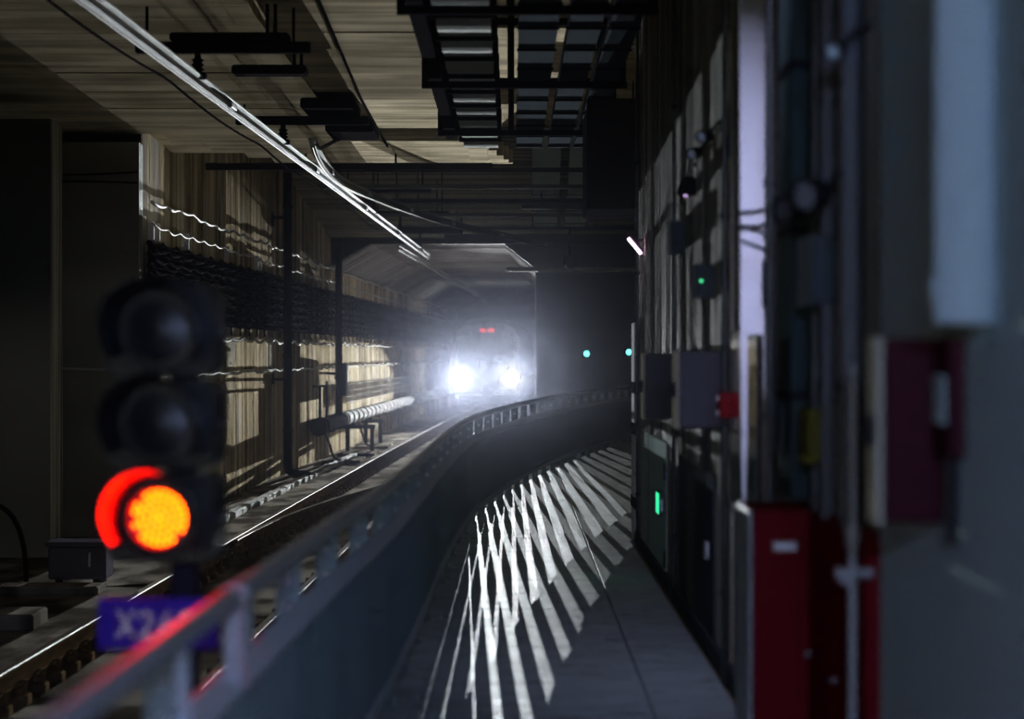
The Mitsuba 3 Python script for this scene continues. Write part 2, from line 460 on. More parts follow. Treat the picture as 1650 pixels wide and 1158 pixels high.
def running_rail(xf, y0, y1, label, fasteners=(), cat_='rail'):
    t = thing('running_rail', label, cat_)
    yr = np.linspace(y0, y1, 90)
    pth = np.stack([xf(yr), yr, 0 * yr + RAIL_Z - 0.1735], 1)
    obj('web', sweep(RAIL, pth), 'rail_web', t)
    obj('head', sweep(HEAD, pth, closed=True), 'rail_head', t, label='worn bright top of the rail')
    for y in fasteners:
        x = float(xf(y)); zz = RAIL_Z - 0.1735
        m = [box(x - .17, x + .17, y - .08, y + .08, BED_Z - 0.02, zz - 0.004, .01)]
        for s in (-1, 1):
            m.append(box(x + s * .10 - .035, x + s * .10 + .035, y - .045, y + .045, zz - .01, zz + .045, .012))
            m.append(tube([[x + s * .135, y, zz], [x + s * .135, y, zz + .095]], .02, 6))
            m.append(tube([[x + s * .05, y - .03, zz + .02], [x + s * .085, y - .035, zz + .075], [x + s * .11, y, zz + .085], [x + s * .085, y + .035, zz + .075], [x + s * .05, y + .03, zz + .02]], .012, 5))
        obj('fastener', cat(m), 'rail_web', t)
    return t


fy = 17.1 + 0.6 * np.arange(-6, 96)
running_rail(lambda y: track(y) - .752, 8, 118, 'long shiny rail nearest the lit left wall, running towards the train', fy)
running_rail(lambda y: track(y) + .752, 8, 118, 'rail on the fence side of the track, mostly hidden behind the walkway fence', fy[fy < 70])
turn = PchipInterpolator([29.0, 32.2, 36, 39.7, 44, 52], [-3.36, -3.24, -2.93, -2.5, -1.9, -0.75])
running_rail(turn, 29.0, 50, 'thin switch rail branching off the long shiny rail towards the fence', np.arange(30.2, 48, .6))
t = thing('concrete_kerb', 'low pale broken concrete kerb on the track bed along the foot of the left wall', 'kerb')
for y in np.arange(33.5, 58, 1.0):
    x = float(wall_x(y)) + 0.72 + rng.uniform(-.012, .012)
    obj('kerb_block', box(x - .09, x + .09, y + .008, y + .99, BED_Z - .02, BED_Z + .10 + rng.uniform(-.008, .008), .02), 'lagging', t)
for i, (x, y, w, l) in enumerate([(-3.95, 55, .9, 2.2), (-3.85, 59, .9, 2.6), (-3.75, 63.5, .9, 2.8)]):
    obj('bed_slab', box(x - w / 2, x + w / 2, y, y + l, BED_Z, BED_Z + .07, .015), 'concrete_bed', label=f'flat concrete pad left of the shiny rail, {["nearest", "middle", "farthest"][i]} of three', category='concrete pad')
obj('track_sill', box(-7.0, -4.3, 24.8, 25.3, BED_Z, BED_Z + .10, .02), 'concrete_bed', label='dark concrete sill lying across the bay left of the track', category='sill')
obj('concrete_block', box(-4.78, -4.33, 21.6, 22.3, BED_Z, BED_Z + .16, .02), 'concrete_bed', label='pale concrete block left of the rail, in front of the dark sill', category='block')
obj('concrete_block', box(-4.95, -4.45, 20.1, 20.7, BED_Z, BED_Z + .12, .02), 'concrete_bed', label='pale concrete block at the left edge, the nearer of two', category='block')
t = thing('equipment_box', 'grey trackside equipment box on the dark bed behind the red signal light', 'box')
obj('case', box(-5.05, -4.42, 26.0, 26.5, BED_Z + .06, BED_Z + .42, .02), 'grey_box', t)
obj('lid', box(-5.08, -4.39, 25.97, 26.53, BED_Z + .42, BED_Z + .47, .012), 'grey_box', t)
obj('foot', box(-4.98, -4.90, 26.05, 26.45, BED_Z, BED_Z + .07), 'black_steel', t)
obj('foot', box(-4.57, -4.49, 26.05, 26.45, BED_Z, BED_Z + .07), 'black_steel', t)
obj('hinge', tube([[-4.60, 25.985, BED_Z + .2], [-4.60, 25.985, BED_Z + .36]], .018, 8), 'zinc', t)
hy = np.linspace(0, 1, 14)
obj('rubber_hose', tube(np.stack([-5.75 + .42 * np.sin(hy * 1.6), 26.2 + 0 * hy, BED_Z + .02 + .85 * (1 - hy ** 2.2)], 1)[::-1], .028, 8), 'black_rubber', smooth=True, label='black hose hanging in a curve at the far left edge beside the grey box', category='hose')


# ================================================================== THE TRAIN
TY = 97.0
tc = float(track(TY)); slope = 0.0145 + 0.00022 * (TY - 17)
ang = -math.atan(slope)


def tr(m):
    """From the car's own axes (x across, y back from its nose, z over the rail) into the tunnel."""
    return move(rotz(m, ang), (tc, TY, RAIL_Z))


t = thing('metro_train', 'metro train in the tunnel with two glaring white headlights and red display', 'train')
sec = np.array([(-1.40, .42), (-1.40, 2.3), (-1.33, 2.95), (-1.1, 3.45), (-.7, 3.68), (0, 3.76), (.7, 3.68), (1.1, 3.45), (1.33, 2.95), (1.40, 2.3), (1.40, .42), (1.25, .30), (-1.25, .30)])
rings = []
for yb, s, dz in ((0.0, .93, .0), (.10, .975, .0), (.35, 1.0, 0), (19.5, 1.0, 0)):
    q = sec.copy(); c = np.array([0, 2.0]); q = (q - c) * s + c
    rings.append(np.stack([q[:, 0], np.full(len(q), yb) + (0.0 if yb > 1 else 0.16 * np.maximum(q[:, 1] - 1.3, 0) / 2.4), q[:, 1]], 1))
n = len(sec); V = np.vstack(rings); F = []
for r in range(3):
    for j in range(n):
        a, b = r * n + j, r * n + (j + 1) % n
        F += [[a, b, b + n], [a, b + n, a + n]]
V = np.vstack([V, [[0, 0.04, 2.0]]])
F += [[len(V) - 1, (j + 1) % n, j] for j in range(n)]
obj('car_body', tr((V, np.array(F))), 'train_skin', t)
ws = shapely.Polygon([(-1.16, 1.62), (1.16, 1.62), (1.12, 2.72), (.95, 3.0), (-.95, 3.0), (-1.12, 2.72)]).buffer(.06)
obj('windscreen', tr(plate(ws, -0.03, 0.10)), 'train_dark', t, label='dark windscreen')
obj('destination_glass', tr(plate(shapely.box(-.62, 3.06, .62, 3.42).buffer(.03), -0.02, 0.10)), 'train_dark', t)
obj('front_mask', tr(plate(shapely.box(-1.22, .78, 1.22, 1.56).buffer(.05), -0.045, 0.10)), 'train_dark', t)
obj('side_band', tr(cat([box(s * 1.405 - .006, s * 1.405 + .006, .4, 19.5, 1.35, 1.6) for s in (-1, 1)])), 'train_band', t)
for s in (-1, 1):
    hl = obj('headlight_case', tr(lathe([(0.08, 0), (0.08, .33), (-.02, .36), (-.05, .345), (-.05, .30), (-.01, .295)], (s * .97, -0.05, 1.30), (0, 1, 0), 32)), 'train_skin', t, smooth=35)
    obj('lens', tr(lathe([(-.035, 0.0), (-.03, .15), (-.012, .295)], (s * .97, -0.05, 1.30), (0, 1, 0), 32)), 'dark_lens', hl,
        emit=[HEADLIGHT * c for c in HEADLIGHT_TINT], weight=4.0, label='glaring white headlight lens')
dm = trimesh.util.concatenate([meshkit.text_mesh('01-02', 0.125, 0.012, bold=True)])
dv = np.array(dm.vertices); dv[:, 0] -= dv[:, 0].mean(); dv[:, 0] *= 1.05
disp = (np.stack([dv[:, 0], -0.035 - dv[:, 2], 3.17 + dv[:, 1]], 1), np.array(dm.faces))
obj('display_digits', tr(disp), 'lens_body', t, emit=(9.0, .5, .3), weight=0.05, label='glowing red number display')
obj('wiper', tr(cat([tube([[-.1, -.06, 1.62], [.5, -.06, 2.35]], .014, 6), tube([[.5, -.06, 2.0], [.5, -.06, 2.7]], .01, 6)])), 'black_steel', t)
obj('coupler', tr(cat([box(-.16, .16, -.55, .2, .62, .9, .03), lathe([(-.62, .0), (-.62, .2), (-.5, .22), (-.5, .1)], (0, 0, .76), (0, 1, 0), 16)])), 'black_steel', t)
obj('buffer_beam', tr(box(-1.15, 1.15, -.06, .3, .32, .62, .04)), 'black_steel', t)
for x0, x1, z0, z1 in ((-.32, -.02, 1.78, 2.0), (.42, .62, 1.86, 1.98)):
    obj('cab_console', tr(box(x0, x1, -.046, -.032, z0, z1, .005)), 'pale_panel', t, label='pale console seen in the windscreen')
for s in (-1, 1):
    for yb in (1.2, 3.2):
        obj('wheel', tr(lathe([(-.07, 0), (-.07, .42), (.04, .42), (.05, .45), (.07, .45), (.07, 0)], (s * .75, yb, .42), (1, 0, 0), 28)), 'black_steel', t)


# the headlights' beams: an extra one is added on the left, each aimed to brighten its own surfaces
for k, (side, aim, cut, core, power) in enumerate(((-1, (-4.45, 42.0, 0.6), 4.7, 1.2, 2.6), (-1, (0.6, 20.0, 1.3), 4.6, 1.2, 0.7), (1, (0.2, 33.0, 2.7), 5.2, 1.4, 1.45))):
    o = tr((np.array([[side * .97, -.10, 1.30]]), None))[0][0]
    scene[f'headlight_beam{f"_{k:03d}" if k else ""}'] = {'type': 'spot', 'cutoff_angle': cut, 'beam_width': core, 'sampling_weight': 24.0,
        'intensity': {'type': 'rgb', 'value': [BEAM * power * c for c in HEADLIGHT_TINT]}, 'to_world': T().look_at(origin=o.tolist(), target=list(aim), up=[0, 0, 1])}


# ================================================================== WALKWAY FENCE
def fence(y0, y1, label, posts, tube_ends):
    t = thing('walkway_fence', label, 'fence')
    yk = np.array([y0] + [p for p in posts if y0 < p < y1] + [y1])
    pth = lambda z, dx=0.0: np.stack([fence_x(yk) + dx, yk, 0 * yk + z], 1)
    obj('handrail', tube(pth(1.04), .030, 16), 'stainless', t, smooth=40, label='round steel handrail')
    obj('mid_rail', sweep([(-.03, -.022), (.022, -.035), (.030, -.020), (-.022, .030), (-.03, .026)], pth(.83)), 'rail_paint', t)
    obj('bottom_rail', sweep([(-.014, -.025), (.026, -.025), (.026, .022), (.016, .030), (-.014, .030)], pth(.145)), 'rail_paint', t)
    for a, b in zip(yk[:-1], yk[1:]):
        xa, xb_ = float(fence_x(a)), float(fence_x(b))
        L = math.hypot(b - a, xb_ - xa); d = np.array([xb_ - xa, b - a]) / L; s = np.array([d[1], -d[0]])
        u = np.linspace(0.02, L - 0.02, max(8, int(L / 0.025)))
        ph = (u / 0.15) % 1
        o = np.interp(ph, [0, .12, .22, .72, .82, 1.0], [0, 0, .016, .016, 0, 0])
        base = np.array([xa, a])[None] + u[:, None] * d[None] + (o - .004)[:, None] * s[None]
        Pg = np.stack([np.concatenate([base, np.full((len(u), 1), z)], 1) for z in (.15, .48, .82)], 1)
        obj('panel', grid(Pg), 'fence_paint', t)
    for p in posts:
        if not (y0 <= p <= y1):
            continue
        x = float(fence_x(p))
        poly = shapely.Polygon([(x - .014, 1.02), (x - .014, .985), (x - .018, .965), (x - .018, .22), (x + .006, .13), (x + .006, 0.01), (x - .062, 0.01), (x - .062, .13), (x - .098, .20), (x - .098, .965), (x - .094, .985), (x - .040, .99), (x - .040, 1.02)])
        po = obj('post', cat([plate(poly, p - .006, .012), box(x - .075, x + .02, p - .05, p + .05, 0.001, .010, .003)]), 'fence_paint', t)
        for bz in (.84, .925):
            obj('bolt', lathe([(0, .0), (-.012, .004), (-.012, .010), (-.004, .0135), (.004, .0135)][1:], (x - .058, p - .007, bz), (0, 1, 0), 10), 'zinc', po, smooth=50)
        for dx in (-.064, .009):
            for dy in (-.034, .034):
                obj('anchor_bolt', lathe([(.016, 0), (.016, .008), (0, .009)], (x + dx, p + dy, .008), (0, 0, 1), 6), 'zinc', po)
    for p in tube_ends:
        x = float(fence_x(p))
        obj('end_tube', tube([[x, p, 1.04], [x, p, .96], [x + .002, p + .01, .86], [x + .003, p + .012, .80]],   .018, 12), 'galvanised', t, smooth=40, label='upright steel tube under the handrail end')
    for p in tube_ends[-1:]:
        obj('end_cap', lathe([(-.034, 0), (-.03, .016), (-.016, .030), (0, .034), (.016, .030), (.03, .016), (.034, 0)], (float(fence_x(p)), p, 1.04), (0, 0, 1), 16), 'galvanised', t, smooth=True)  # pale ball cap added for the glint at the tube end
    return t


posts = [5.3 + 1.2 * k for k in range(0, 42)]
fence(2.0, 5.98, 'steel fence section closest to the camera, its handrail glowing red beside the signal', [3.1, 4.2, 5.3], [5.2, 5.95])
fence(6.02, 55.0, 'long grey steel panel fence with bolted posts curving away along the walkway', [6.5 + 1.2 * k for k in range(0, 41)], [6.06])


# ================================================================== THE SIGNAL
SX, SY = -1.04, 7.0
yaw = math.radians(-6.5)                      # faces straight up the track
t = thing('railway_signal', 'black three-lamp railway signal with hooded lenses, lowest lamp lit red', 'signal')


def sg(m):
    """From the lamp's own axes (-y forward) to the signal."""
    return move(rotz(m, yaw), (SX, SY, 0))


for i, z in enumerate((1.17, 1.445, 1.72)):
    case = obj('lamp_case', sg(plate(shapely.box(-.115, z - .085, .115, z + .085).buffer(.047), .03, .17)), 'signal_case', t, smooth=40)
    n = 44
    th = np.linspace(-.22 * np.pi, 1.18 * np.pi, n)              # the hood is open at the bottom and flares outwards
    L = .045 + .105 * np.clip((np.sin(th) + .62) / 1.3, 0, 1) ** .5
    L = L * (1 + .9 * np.maximum(np.cos(th), 0))                 # deeper on the walkway side
    outer, inner = [], []
    for u in np.linspace(0, 1, 6):
        r = .120 + .030 * u
        outer.append(np.stack([(r + .006) * np.cos(th), .03 - u * L, z + (r + .006) * np.sin(th)], 1))
        inner.append(np.stack([r * np.cos(th), .03 - u * L, z + r * np.sin(th)], 1))
    outer, inner = np.stack(outer), np.stack(inner)
    ends = [grid(np.stack([inner[:, e], outer[:, e]], 0)) for e in (0, -1)]
    obj('hood', sg(cat([grid(outer), grid(inner), grid(np.stack([inner[-1], outer[-1]], 0))] + ends)), 'signal_case', case, smooth=40)
    obj('lens_ring', sg(lathe([(.034, .119), (.010, .119), (.008, .091), (.034, .089)], (0, 0, z), (0, 1, 0), 36)), 'signal_case', case, smooth=40)
    if i:
        obj('lens', sg(lathe([(.012, 0), (.015, .04), (.026, .090)], (0, 0, z), (0, 1, 0), 30)), 'dark_lens', case, smooth=True, label='unlit dark lens')
    else:
        obj('lens', sg(lathe([(.030, 0), (.030, .090)], (0, 0, z), (0, 1, 0), 30)), 'lens_body', case, label='backing plate of the lit red lamp')
        leds = []
        for ring, cnt in ((0, 1), (.0195, 6), (.039, 12), (.0585, 18), (.076, 24)):
            for q in range(cnt):
                a = 2 * np.pi * (q + 15 * ring) / cnt
                if ring > .07 and rng.random() < .22:
                    continue
                leds.append(lathe([(0, 0), (.002, .0045), (.006, .0066)], (ring * np.cos(a), .020, z + ring * np.sin(a)), (0, 1, 0), 8))
        obj('led_cluster', sg(cat(leds)), 'lens_body', case, emit=(SIGNAL_RED, 1.7, 0.0), weight=22.0, label='cluster of glowing red diodes')
    obj('hinge_bolt', sg(lathe([(-.012, 0), (-.012, .010), (.004, .011)], (.176, .06, z + .0), (0, 1, 0), 12)), 'zinc', case, smooth=40)
    obj('hinge', sg(box(.155, .185, .045, .075, z - .02, z + .02, .004)), 'signal_case', case)
obj('mast', tube([[SX + .05, SY + .24, BED_Z], [SX + .05, SY + .24, 1.80]], .045, 14), 'black_steel', t, smooth=40)
for z in (1.17, 1.445, 1.72):
    obj('bracket', sg(box(-.03, .03, .19, .26, z - .02, z + .02)), 'black_steel', t)
obj('cap', sg(box(-.10, .10, .04, .19, 1.843, 1.875, .012)), 'signal_case', t)
pl = thing('number_plate', 'small blue plate reading X240 under the red signal lamp', 'sign')
obj('plate_board', box(-1.212, -.856, SY - .012, SY - .004, .788, .938, .003), 'sign_blue', pl)
tm = meshkit.text_mesh('X240', .078, .003, bold=True)
tv = np.array(tm.vertices); tv[:, 0] *= .84
obj('lettering', (np.stack([-1.163 + tv[:, 0], SY - .0125 - tv[:, 2], .822 + tv[:, 1]], 1), np.array(tm.faces)), 'sign_white', pl, label='white characters X240')
obj('plate_strap', box(-1.05, -1.02, SY - .004, SY + .22, .84, .87), 'black_steel', pl)


# ================================================================== LEFT WALL: CABLES, POSTS, PIPE
def cable(name, zf, y0, y1, r, mat, label, group, off=.10, sag=.02, span=1.2, wob=.01, n=9, seg=7):
    y = np.arange(y0, y1, span / 8)
    ph = rng.random() * 6
    z = zf(y) - sag * np.abs(np.sin(np.pi * (y - y0) / span)) + wob * (meshkit.noise(np.stack([y * 1.3, y * 0, y * 0 + ph], -1), 5) - .5) * 2
    x = wall_x(y) + off + .5 * wob * (meshkit.noise(np.stack([y * 1.7, y * 0, y * 0 + ph + 9], -1), 6) - .5) * 2
    return obj(name, tube(np.stack([x, y, z], 1), r, seg), mat, smooth=True, label=label, category='cable', **({'group': group} if group else {}))


Z0 = EYE
cable('power_cable', lambda y: Z0 + 2.13 + 0 * y, BAY + .05, 110, .026, 'grey_cable', 'shiny wavy grey cable high on the left wall, topmost of the lit cables', None, .13, .035, 1.2, .03)
cable('power_cable', lambda y: Z0 + 1.80 + 0 * y, BAY + .05, 110, .018, 'grey_cable', 'shiny wavy grey cable on the left wall, second lit cable from the top', None, .14, .04, 1.2, .03)
cable('power_cable', lambda y: Z0 + .285 + 0 * y, BAY - .1, 108, .028, 'grey_cable', 'lit drooping grey cable just under the dark bundle on the left wall', None, .15, .055, 1.6, .035)
cable('power_cable', lambda y: Z0 - .29 + 0 * y, BAY - .1, 108, .026, 'grey_cable', 'lowest lit grey cable on the left wall, above the lagged pipe', None, .14, .035, 1.6, .03)
for k in range(14):
    cable('black_cable', lambda y, k=k: Z0 + 1.54 - .078 * k + 0 * y, BAY - .1, 112, .042 - .005 * (k % 3), 'black_rubber', 'one of the black cables bundled on the brackets of the left wall', 'black cables bundled along the left wall', .11 + .045 * (k % 2), .03, 1.2, .012, seg=6)
for y in np.arange(BAY + .5, 112, 1.2):
    x = float(wall_x(y))
    m = [box(x - .02, x + .03, y - .02, y + .02, Z0 + .34, Z0 + 1.62)]
    for k in range(0, 11, 2):
        z = Z0 + 1.45 - .095 * k
        m.append(box(x, x + .205, y - .015, y + .015, z - .03, z - .005))
    obj('cable_bracket', cat(m), 'black_steel', label='small steel cable bracket holding the black bundle on the left wall', category='bracket', group='brackets under the black cable bundle')
for i, y in enumerate((33.4, 33.9, 36.6, 41.0, 45.0, 45.5, 50.5, 53.0, 56.5, 59.2)):
    x = float(wall_x(y))
    w = obj('wall_tag', box(x + .02, x + .10, y - .045, y + .045, Z0 + 1.60, Z0 + 1.86, .006), 'white_paint', label=f'small pale tag above the black cable bundle, {ORD[i]} from the bay corner', category='tag', group='pale tags on the left wall')
obj('bay_cable', tube([[-6.5, BAY - .40, 1.45], [-6.1, BAY - .38, 1.46], [-5.3, BAY - .38, 1.435]], .02, 8), 'grey_cable', smooth=True, label='short pale cable on the dark bay wall left of the signal', category='cable')
for z, s in ((4.16, .06), (3.98, -.03)):
    xx = np.linspace(-8, xb, 12)
    obj('bay_wire', tube(np.stack([xx, 0 * xx + BAY - .42, z + s * np.sin(xx * 1.3)], 1), .014, 6), 'black_rubber', smooth=True, label=['upper faint black wire crossing the dark bay wall', 'lower faint black wire crossing the dark bay wall'][int(s < 0)], category='wire')


def post_with_arm(x, y, ztop, zbot, r, label, arm_z, arm_dx, foot):
    t = thing('steel_post', label, 'post')
    if foot:
        pts = [[x, y, ztop], [x, y, zbot + .22], [x + .03, y, zbot + .09], [x + .12, y, zbot + .03], [x + .36, y, zbot + .02], [x + .44, y, zbot - .03]]
    else:
        pts = [[x, y, ztop], [x, y, zbot]]
    obj('shaft', tube(pts, r, 12), 'black_steel', t, smooth=40)
    for az in np.arange(zbot + .9, ztop, 1.5):
        obj('clamp', box(x - r - .015, x + r + .015, y - r - .02, y + r + .02, az - .03, az + .03, .006), 'black_steel', t)
    a = obj('arm', tube([[x, y, arm_z], [x + arm_dx, y - .02, arm_z + .01]], .028, 8), 'black_steel', t)
    obj('arm_box', box(x + arm_dx * .55 - .07, x + arm_dx * .55 + .07, y - .1, y + .06, arm_z - .09, arm_z + .13, .012), 'black_steel', a)
    return t


post_with_arm(float(wall_x(48)) + .31, 48.0, EYE + 3.75, BED_Z + .08, .085, 'tall black standpipe on the left wall with an elbow at its foot', EYE - .50, -.60, True)
post_with_arm(float(wall_x(58.8)) + .31, 58.8, EYE + 2.62, EYE - 1.47, .085, 'black post at the tunnel mouth, farther of the two posts on the left wall', EYE - .47, -.80, False)
# small flood lamps by the posts
t = thing('flood_lamp', 'dark unlit lamp on a slanted arm beside the tall standpipe', 'lamp')
X1 = float(wall_x(48))
obj('arm', tube([[X1 + .32, 48, EYE + 2.75], [X1 - .02, 47.9, EYE + 2.75]], .03, 8), 'black_steel', t)
obj('housing', rotz(box(X1 - .16, X1 + .04, 47.8, 47.95, EYE + 2.55, EYE + 2.85, .02), .2, (X1, 47.9, 0)), 'black_steel', t)
obj('tube_arm', tube([[X1 - .06, 47.85, EYE + 2.8], [X1 - .55, 47.6, EYE + 3.4]], .03, 8), 'black_steel', t)
# lagged pipe with bands, and its black valve end
t = thing('lagged_pipe', 'fat white lagged pipe with dark bands low on the left wall', 'pipe')
py = np.linspace(59.6, 112, 60)
px = wall_x(py) + .31
obj('jacket', tube(np.stack([px, py, 0 * py + EYE - 1.62], 1), .17, 18), 'lagging', t, smooth=40)
for y in np.arange(60.0, 110, 1.35):
    obj('band', tube([[float(wall_x(y)) + .31, y - .03, EYE - 1.62], [float(wall_x(y + .06)) + .31, y + .03, EYE - 1.62]], .183, 18), 'black_steel', t, smooth=40)
for y in np.arange(60, 110, 2.7):
    x = float(wall_x(y)) + .31
    obj('stay', box(x - .29, x + .05, y - .03, y + .03, EYE - 1.84, EYE - 1.78), 'black_steel', t)
v = thing('pipe_valve', 'black valve and flange at the near end of the white lagged pipe', 'valve')
x0, y0 = float(wall_x(55)) + .27, 54.2
obj('valve_body', tube([[x0, y0, EYE - 1.66], [float(wall_x(59.55)) + .31, 59.55, EYE - 1.62]], .17, 16), 'black_steel', v, smooth=40)
for y in (54.2, 54.9, 57.3, 59.4):
    obj('flange', tube([[x0 + .012 * (y - 54.2), y - .05, EYE - 1.65], [x0 + .012 * (y - 54.2), y + .05, EYE - 1.65]], .21, 20), 'black_steel', v, smooth=40)
obj('stem', tube([[x0, 54.6, EYE - 1.5], [x0, 54.6, EYE - .72]], .028, 8), 'black_steel', v)
obj('stem', tube([[x0 + .05, 56.0, EYE - 1.5], [x0 + .05, 56.0, EYE - .62]], .028, 8), 'black_steel', v)
obj('handwheel', tube([[x0 + .16 * math.cos(a), 54.6 + .16 * math.sin(a), EYE - .72] for a in np.linspace(0, 2 * np.pi, 17)], .022, 8), 'black_steel', v, smooth=True)
for i, (y, w) in enumerate(((60.6, .62), (66.0, .40))):
    s = thing('pipe_stand', ['black open frame stand under the near end of the white pipe', 'small black stand under the white pipe, farther from the camera'][i], 'stand')
    x = float(wall_x(y)) + .36
    for dx in (0, w):
        obj('leg', box(x + dx - .05, x + dx + .05, y - .05, y + .05, BED_Z, EYE - 1.80), 'black_steel', s)
    obj('top_bar', box(x - .12, x + w + .08, y - .06, y + .06, EYE - 1.88, EYE - 1.78), 'black_steel', s)
    obj('foot_plate', box(x - .16, x + w + .16, y - .10, y + .10, BED_Z, BED_Z + .05), 'black_steel', s)
for i, y in enumerate((53.6, 62.0)):
    x = float(wall_x(y)) + .5
    pp = [[x + .12 * math.sin(q * 3.0) * (1 - q) + .35 * q * q, y, EYE - 1.75 - .62 * math.sin(q * math.pi / 2)] for q in np.linspace(0, 1, 10)]
    obj('loose_hose', tube(pp, .025, 7), 'black_rubber', smooth=True, label=['black hose drooping from the valve to the track bed', 'black hose drooping under the white pipe beside the open frame stand'][i], category='hose')
obj('tall_box', box(float(wall_x(60.5)) + .18, float(wall_x(60.5)) + .34, 60.3, 60.9, EYE - 1.05, EYE - .22, .02), 'black_steel', label='tall narrow black box on the left wall just behind the tunnel mouth post', category='box')
obj('yellow_sign', box(float(wall_x(84)) + .03, float(wall_x(84)) + .28, 84, 84.05, EYE - .55, EYE + .15, .01), 'olive', label='narrow upright olive yellow sign on the far left wall near the train', category='sign')
mesh_y = np.arange(62.2, 86, .35)
m = [tube([[float(wall_x(y)) + .18, y, EYE - 1.25], [float(wall_x(y)) + .18, y, EYE - .78]], .008, 5) for y in mesh_y]
for z in (-.78, -.95, -1.1, -1.25):
    yy3 = np.linspace(62.2, 86, 20)
    m.append(tube(np.stack([wall_x(yy3) + .18, yy3, 0 * yy3 + EYE + z], 1), .009, 5))
obj('wire_basket', cat(m), 'zinc', label='long wire mesh cable basket on the far left wall above the white pipe', category='cable basket')


# ================================================================== OVERHEAD CONDUCTOR RAILS
CON = [(-.03, 0), (.03, 0), (.035, .02), (.012, .035), (.010, .085), (.055, .095), (.055, .108), (-.055, .108), (-.055, .095), (-.010, .085), (-.012, .035), (-.035, .02)]
ZC = EYE + 2.36


def conductor(pts, label, mat='alu'):
    p = np.asarray(pts, float)
    u = np.linspace(0, 1, 50)
    s = np.r_[0, np.cumsum(np.linalg.norm(np.diff(p, axis=0), axis=1))]; s /= s[-1]
    q = np.stack([PchipInterpolator(s, p[:, k])(u) for k in range(3)], 1)
    t = thing('conductor_rail', label, 'overhead rail')
    obj('beam', sweep(CON, q), mat, t)
    obj('contact_wire', tube(q + [0, 0, -.006], .008, 6), 'rail_head', t)
    for k in range(6, 49, 8):
        c = q[k]
        obj('splice', box(c[0] - .045, c[0] + .045, c[1] - .2, c[1] + .2, c[2] + .03, c[2] + .088, .008), mat, t)
    return t


A = np.linspace(9, 59, 12)
conductor(np.stack([np.linspace(-3.02, -2.07, 12), A, 0 * A + ZC], 1), 'long straight overhead conductor rail crossing the upper left of the photo')
B = np.linspace(54, 112, 20)
conductor(np.stack([-2.58 + (B - 54) * .0275, B, 0 * B + ZC], 1), 'far overhead conductor rail above the train, overlapping the end of the long one')
conductor([[-2.42, 29.0, ZC + .16], [-2.46, 31.0, ZC + .06], [-2.40, 33.2, ZC], [-2.13, 36.5, ZC], [-1.60, 41.0, ZC], [-.99, 44.9, ZC], [-.06, 49.0, ZC], [1.1, 54.0, ZC]], 'curved overhead conductor rail branching to the right above the track')
for i, y in enumerate((14.5, 21.2, 27.8, 34.6, 41.5, 48.5, 55.5)):
    xc = -3.02 + (y - 9) * .019
    up = CEIL + .03 * max(27 - y, 0) + .01 if y < 36 else HIGH
    t = thing('conductor_hanger', f'dark steel hanger of the long overhead conductor rail, {ORD[i]} counted from the camera', 'hanger', 'hangers of the overhead conductor rail')
    z1 = ZC + .36 if y < 36 else ZC + .5
    w0, w1 = (-.55, 1.0) if i != 3 else (-1.9, 2.25)
    obj('cross_bar', box(xc + w0, xc + w1, y - .05, y + .05, z1 - .05, z1 + .05, .008), 'black_steel', t)
    obj('rod', tube([[xc - .45, y, z1], [xc - .45, y, up]], .014, 6), 'black_steel', t)
    obj('rod', tube([[xc + .85, y, z1], [xc + .85, y, up]], .014, 6), 'black_steel', t)
    obj('insulator', lathe([(0, .03), (.02, .06), (.04, .035), (.06, .06), (.08, .035), (.10, .06), (.12, .035), (.14, .06), (.16, .03), (z1 - ZC - .1, .025)], (xc, y, ZC + .108), (0, 0, 1), 14), 'black_rubber', t, smooth=30)
    obj('rail_clamp', box(xc - .075, xc + .075, y - .06, y + .06, ZC + .085, ZC + .14, .01), 'black_steel', t)
wy = np.linspace(10, 46, 80)
obj('earth_wire', tube(np.stack([-3.28 + (wy - 9) * .0185, wy, ZC + .08 - .05 * np.abs(np.sin(np.pi * (wy - 14.5) / 6.7))], 1), .012, 6), 'black_rubber', smooth=True, label='thin black sagging wire beside the long overhead conductor rail', category='wire')
obj('ceiling_conduit', tube([[-1.66, 18.5, CEIL + .225], [-1.70, 27.0, CEIL - .03], [-1.72, 33.0, CEIL - .03]], .014, 6), 'black_steel', label='thin dark conduit fixed along the lit concrete ceiling', category='conduit')
# switch gear hung from the ceiling beside the conductor rail
t = thing('isolator_gear', 'dark cluster of switch gear under the ceiling right of the long conductor rail', 'switch gear')
for x0, x1, y0, y1, z0, z1 in ((-3.0, -1.95, 20.9, 21.1, -.16, -.08), (-2.75, -2.02, 23.4, 23.7, -.15, -.06), (-2.35, -1.75, 26.5, 27.6, -.17, -.05), (-2.3, -1.70, 29.4, 30.6, -.16, -.04)):
    obj('housing', box(x0, x1, y0, y1, CEIL + z0, CEIL + z1, .02), 'black_steel', t)
for y in (21.0, 23.6, 27.3, 30.2):
    for x in (-2.15, -2.08):
        obj('hanger_rod', tube([[x, y, CEIL - .1], [x, y, CEIL + .01 + .03 * max(27 - y, 0)]], .016, 6), 'black_steel', t)
obj('link_cable', tube([[-2.2, 30.5, CEIL - .15], [-2.38, 29.6, CEIL - .35], [-2.42, 29.2, ZC + .2]], .025, 8), 'alu', t, smooth=True)
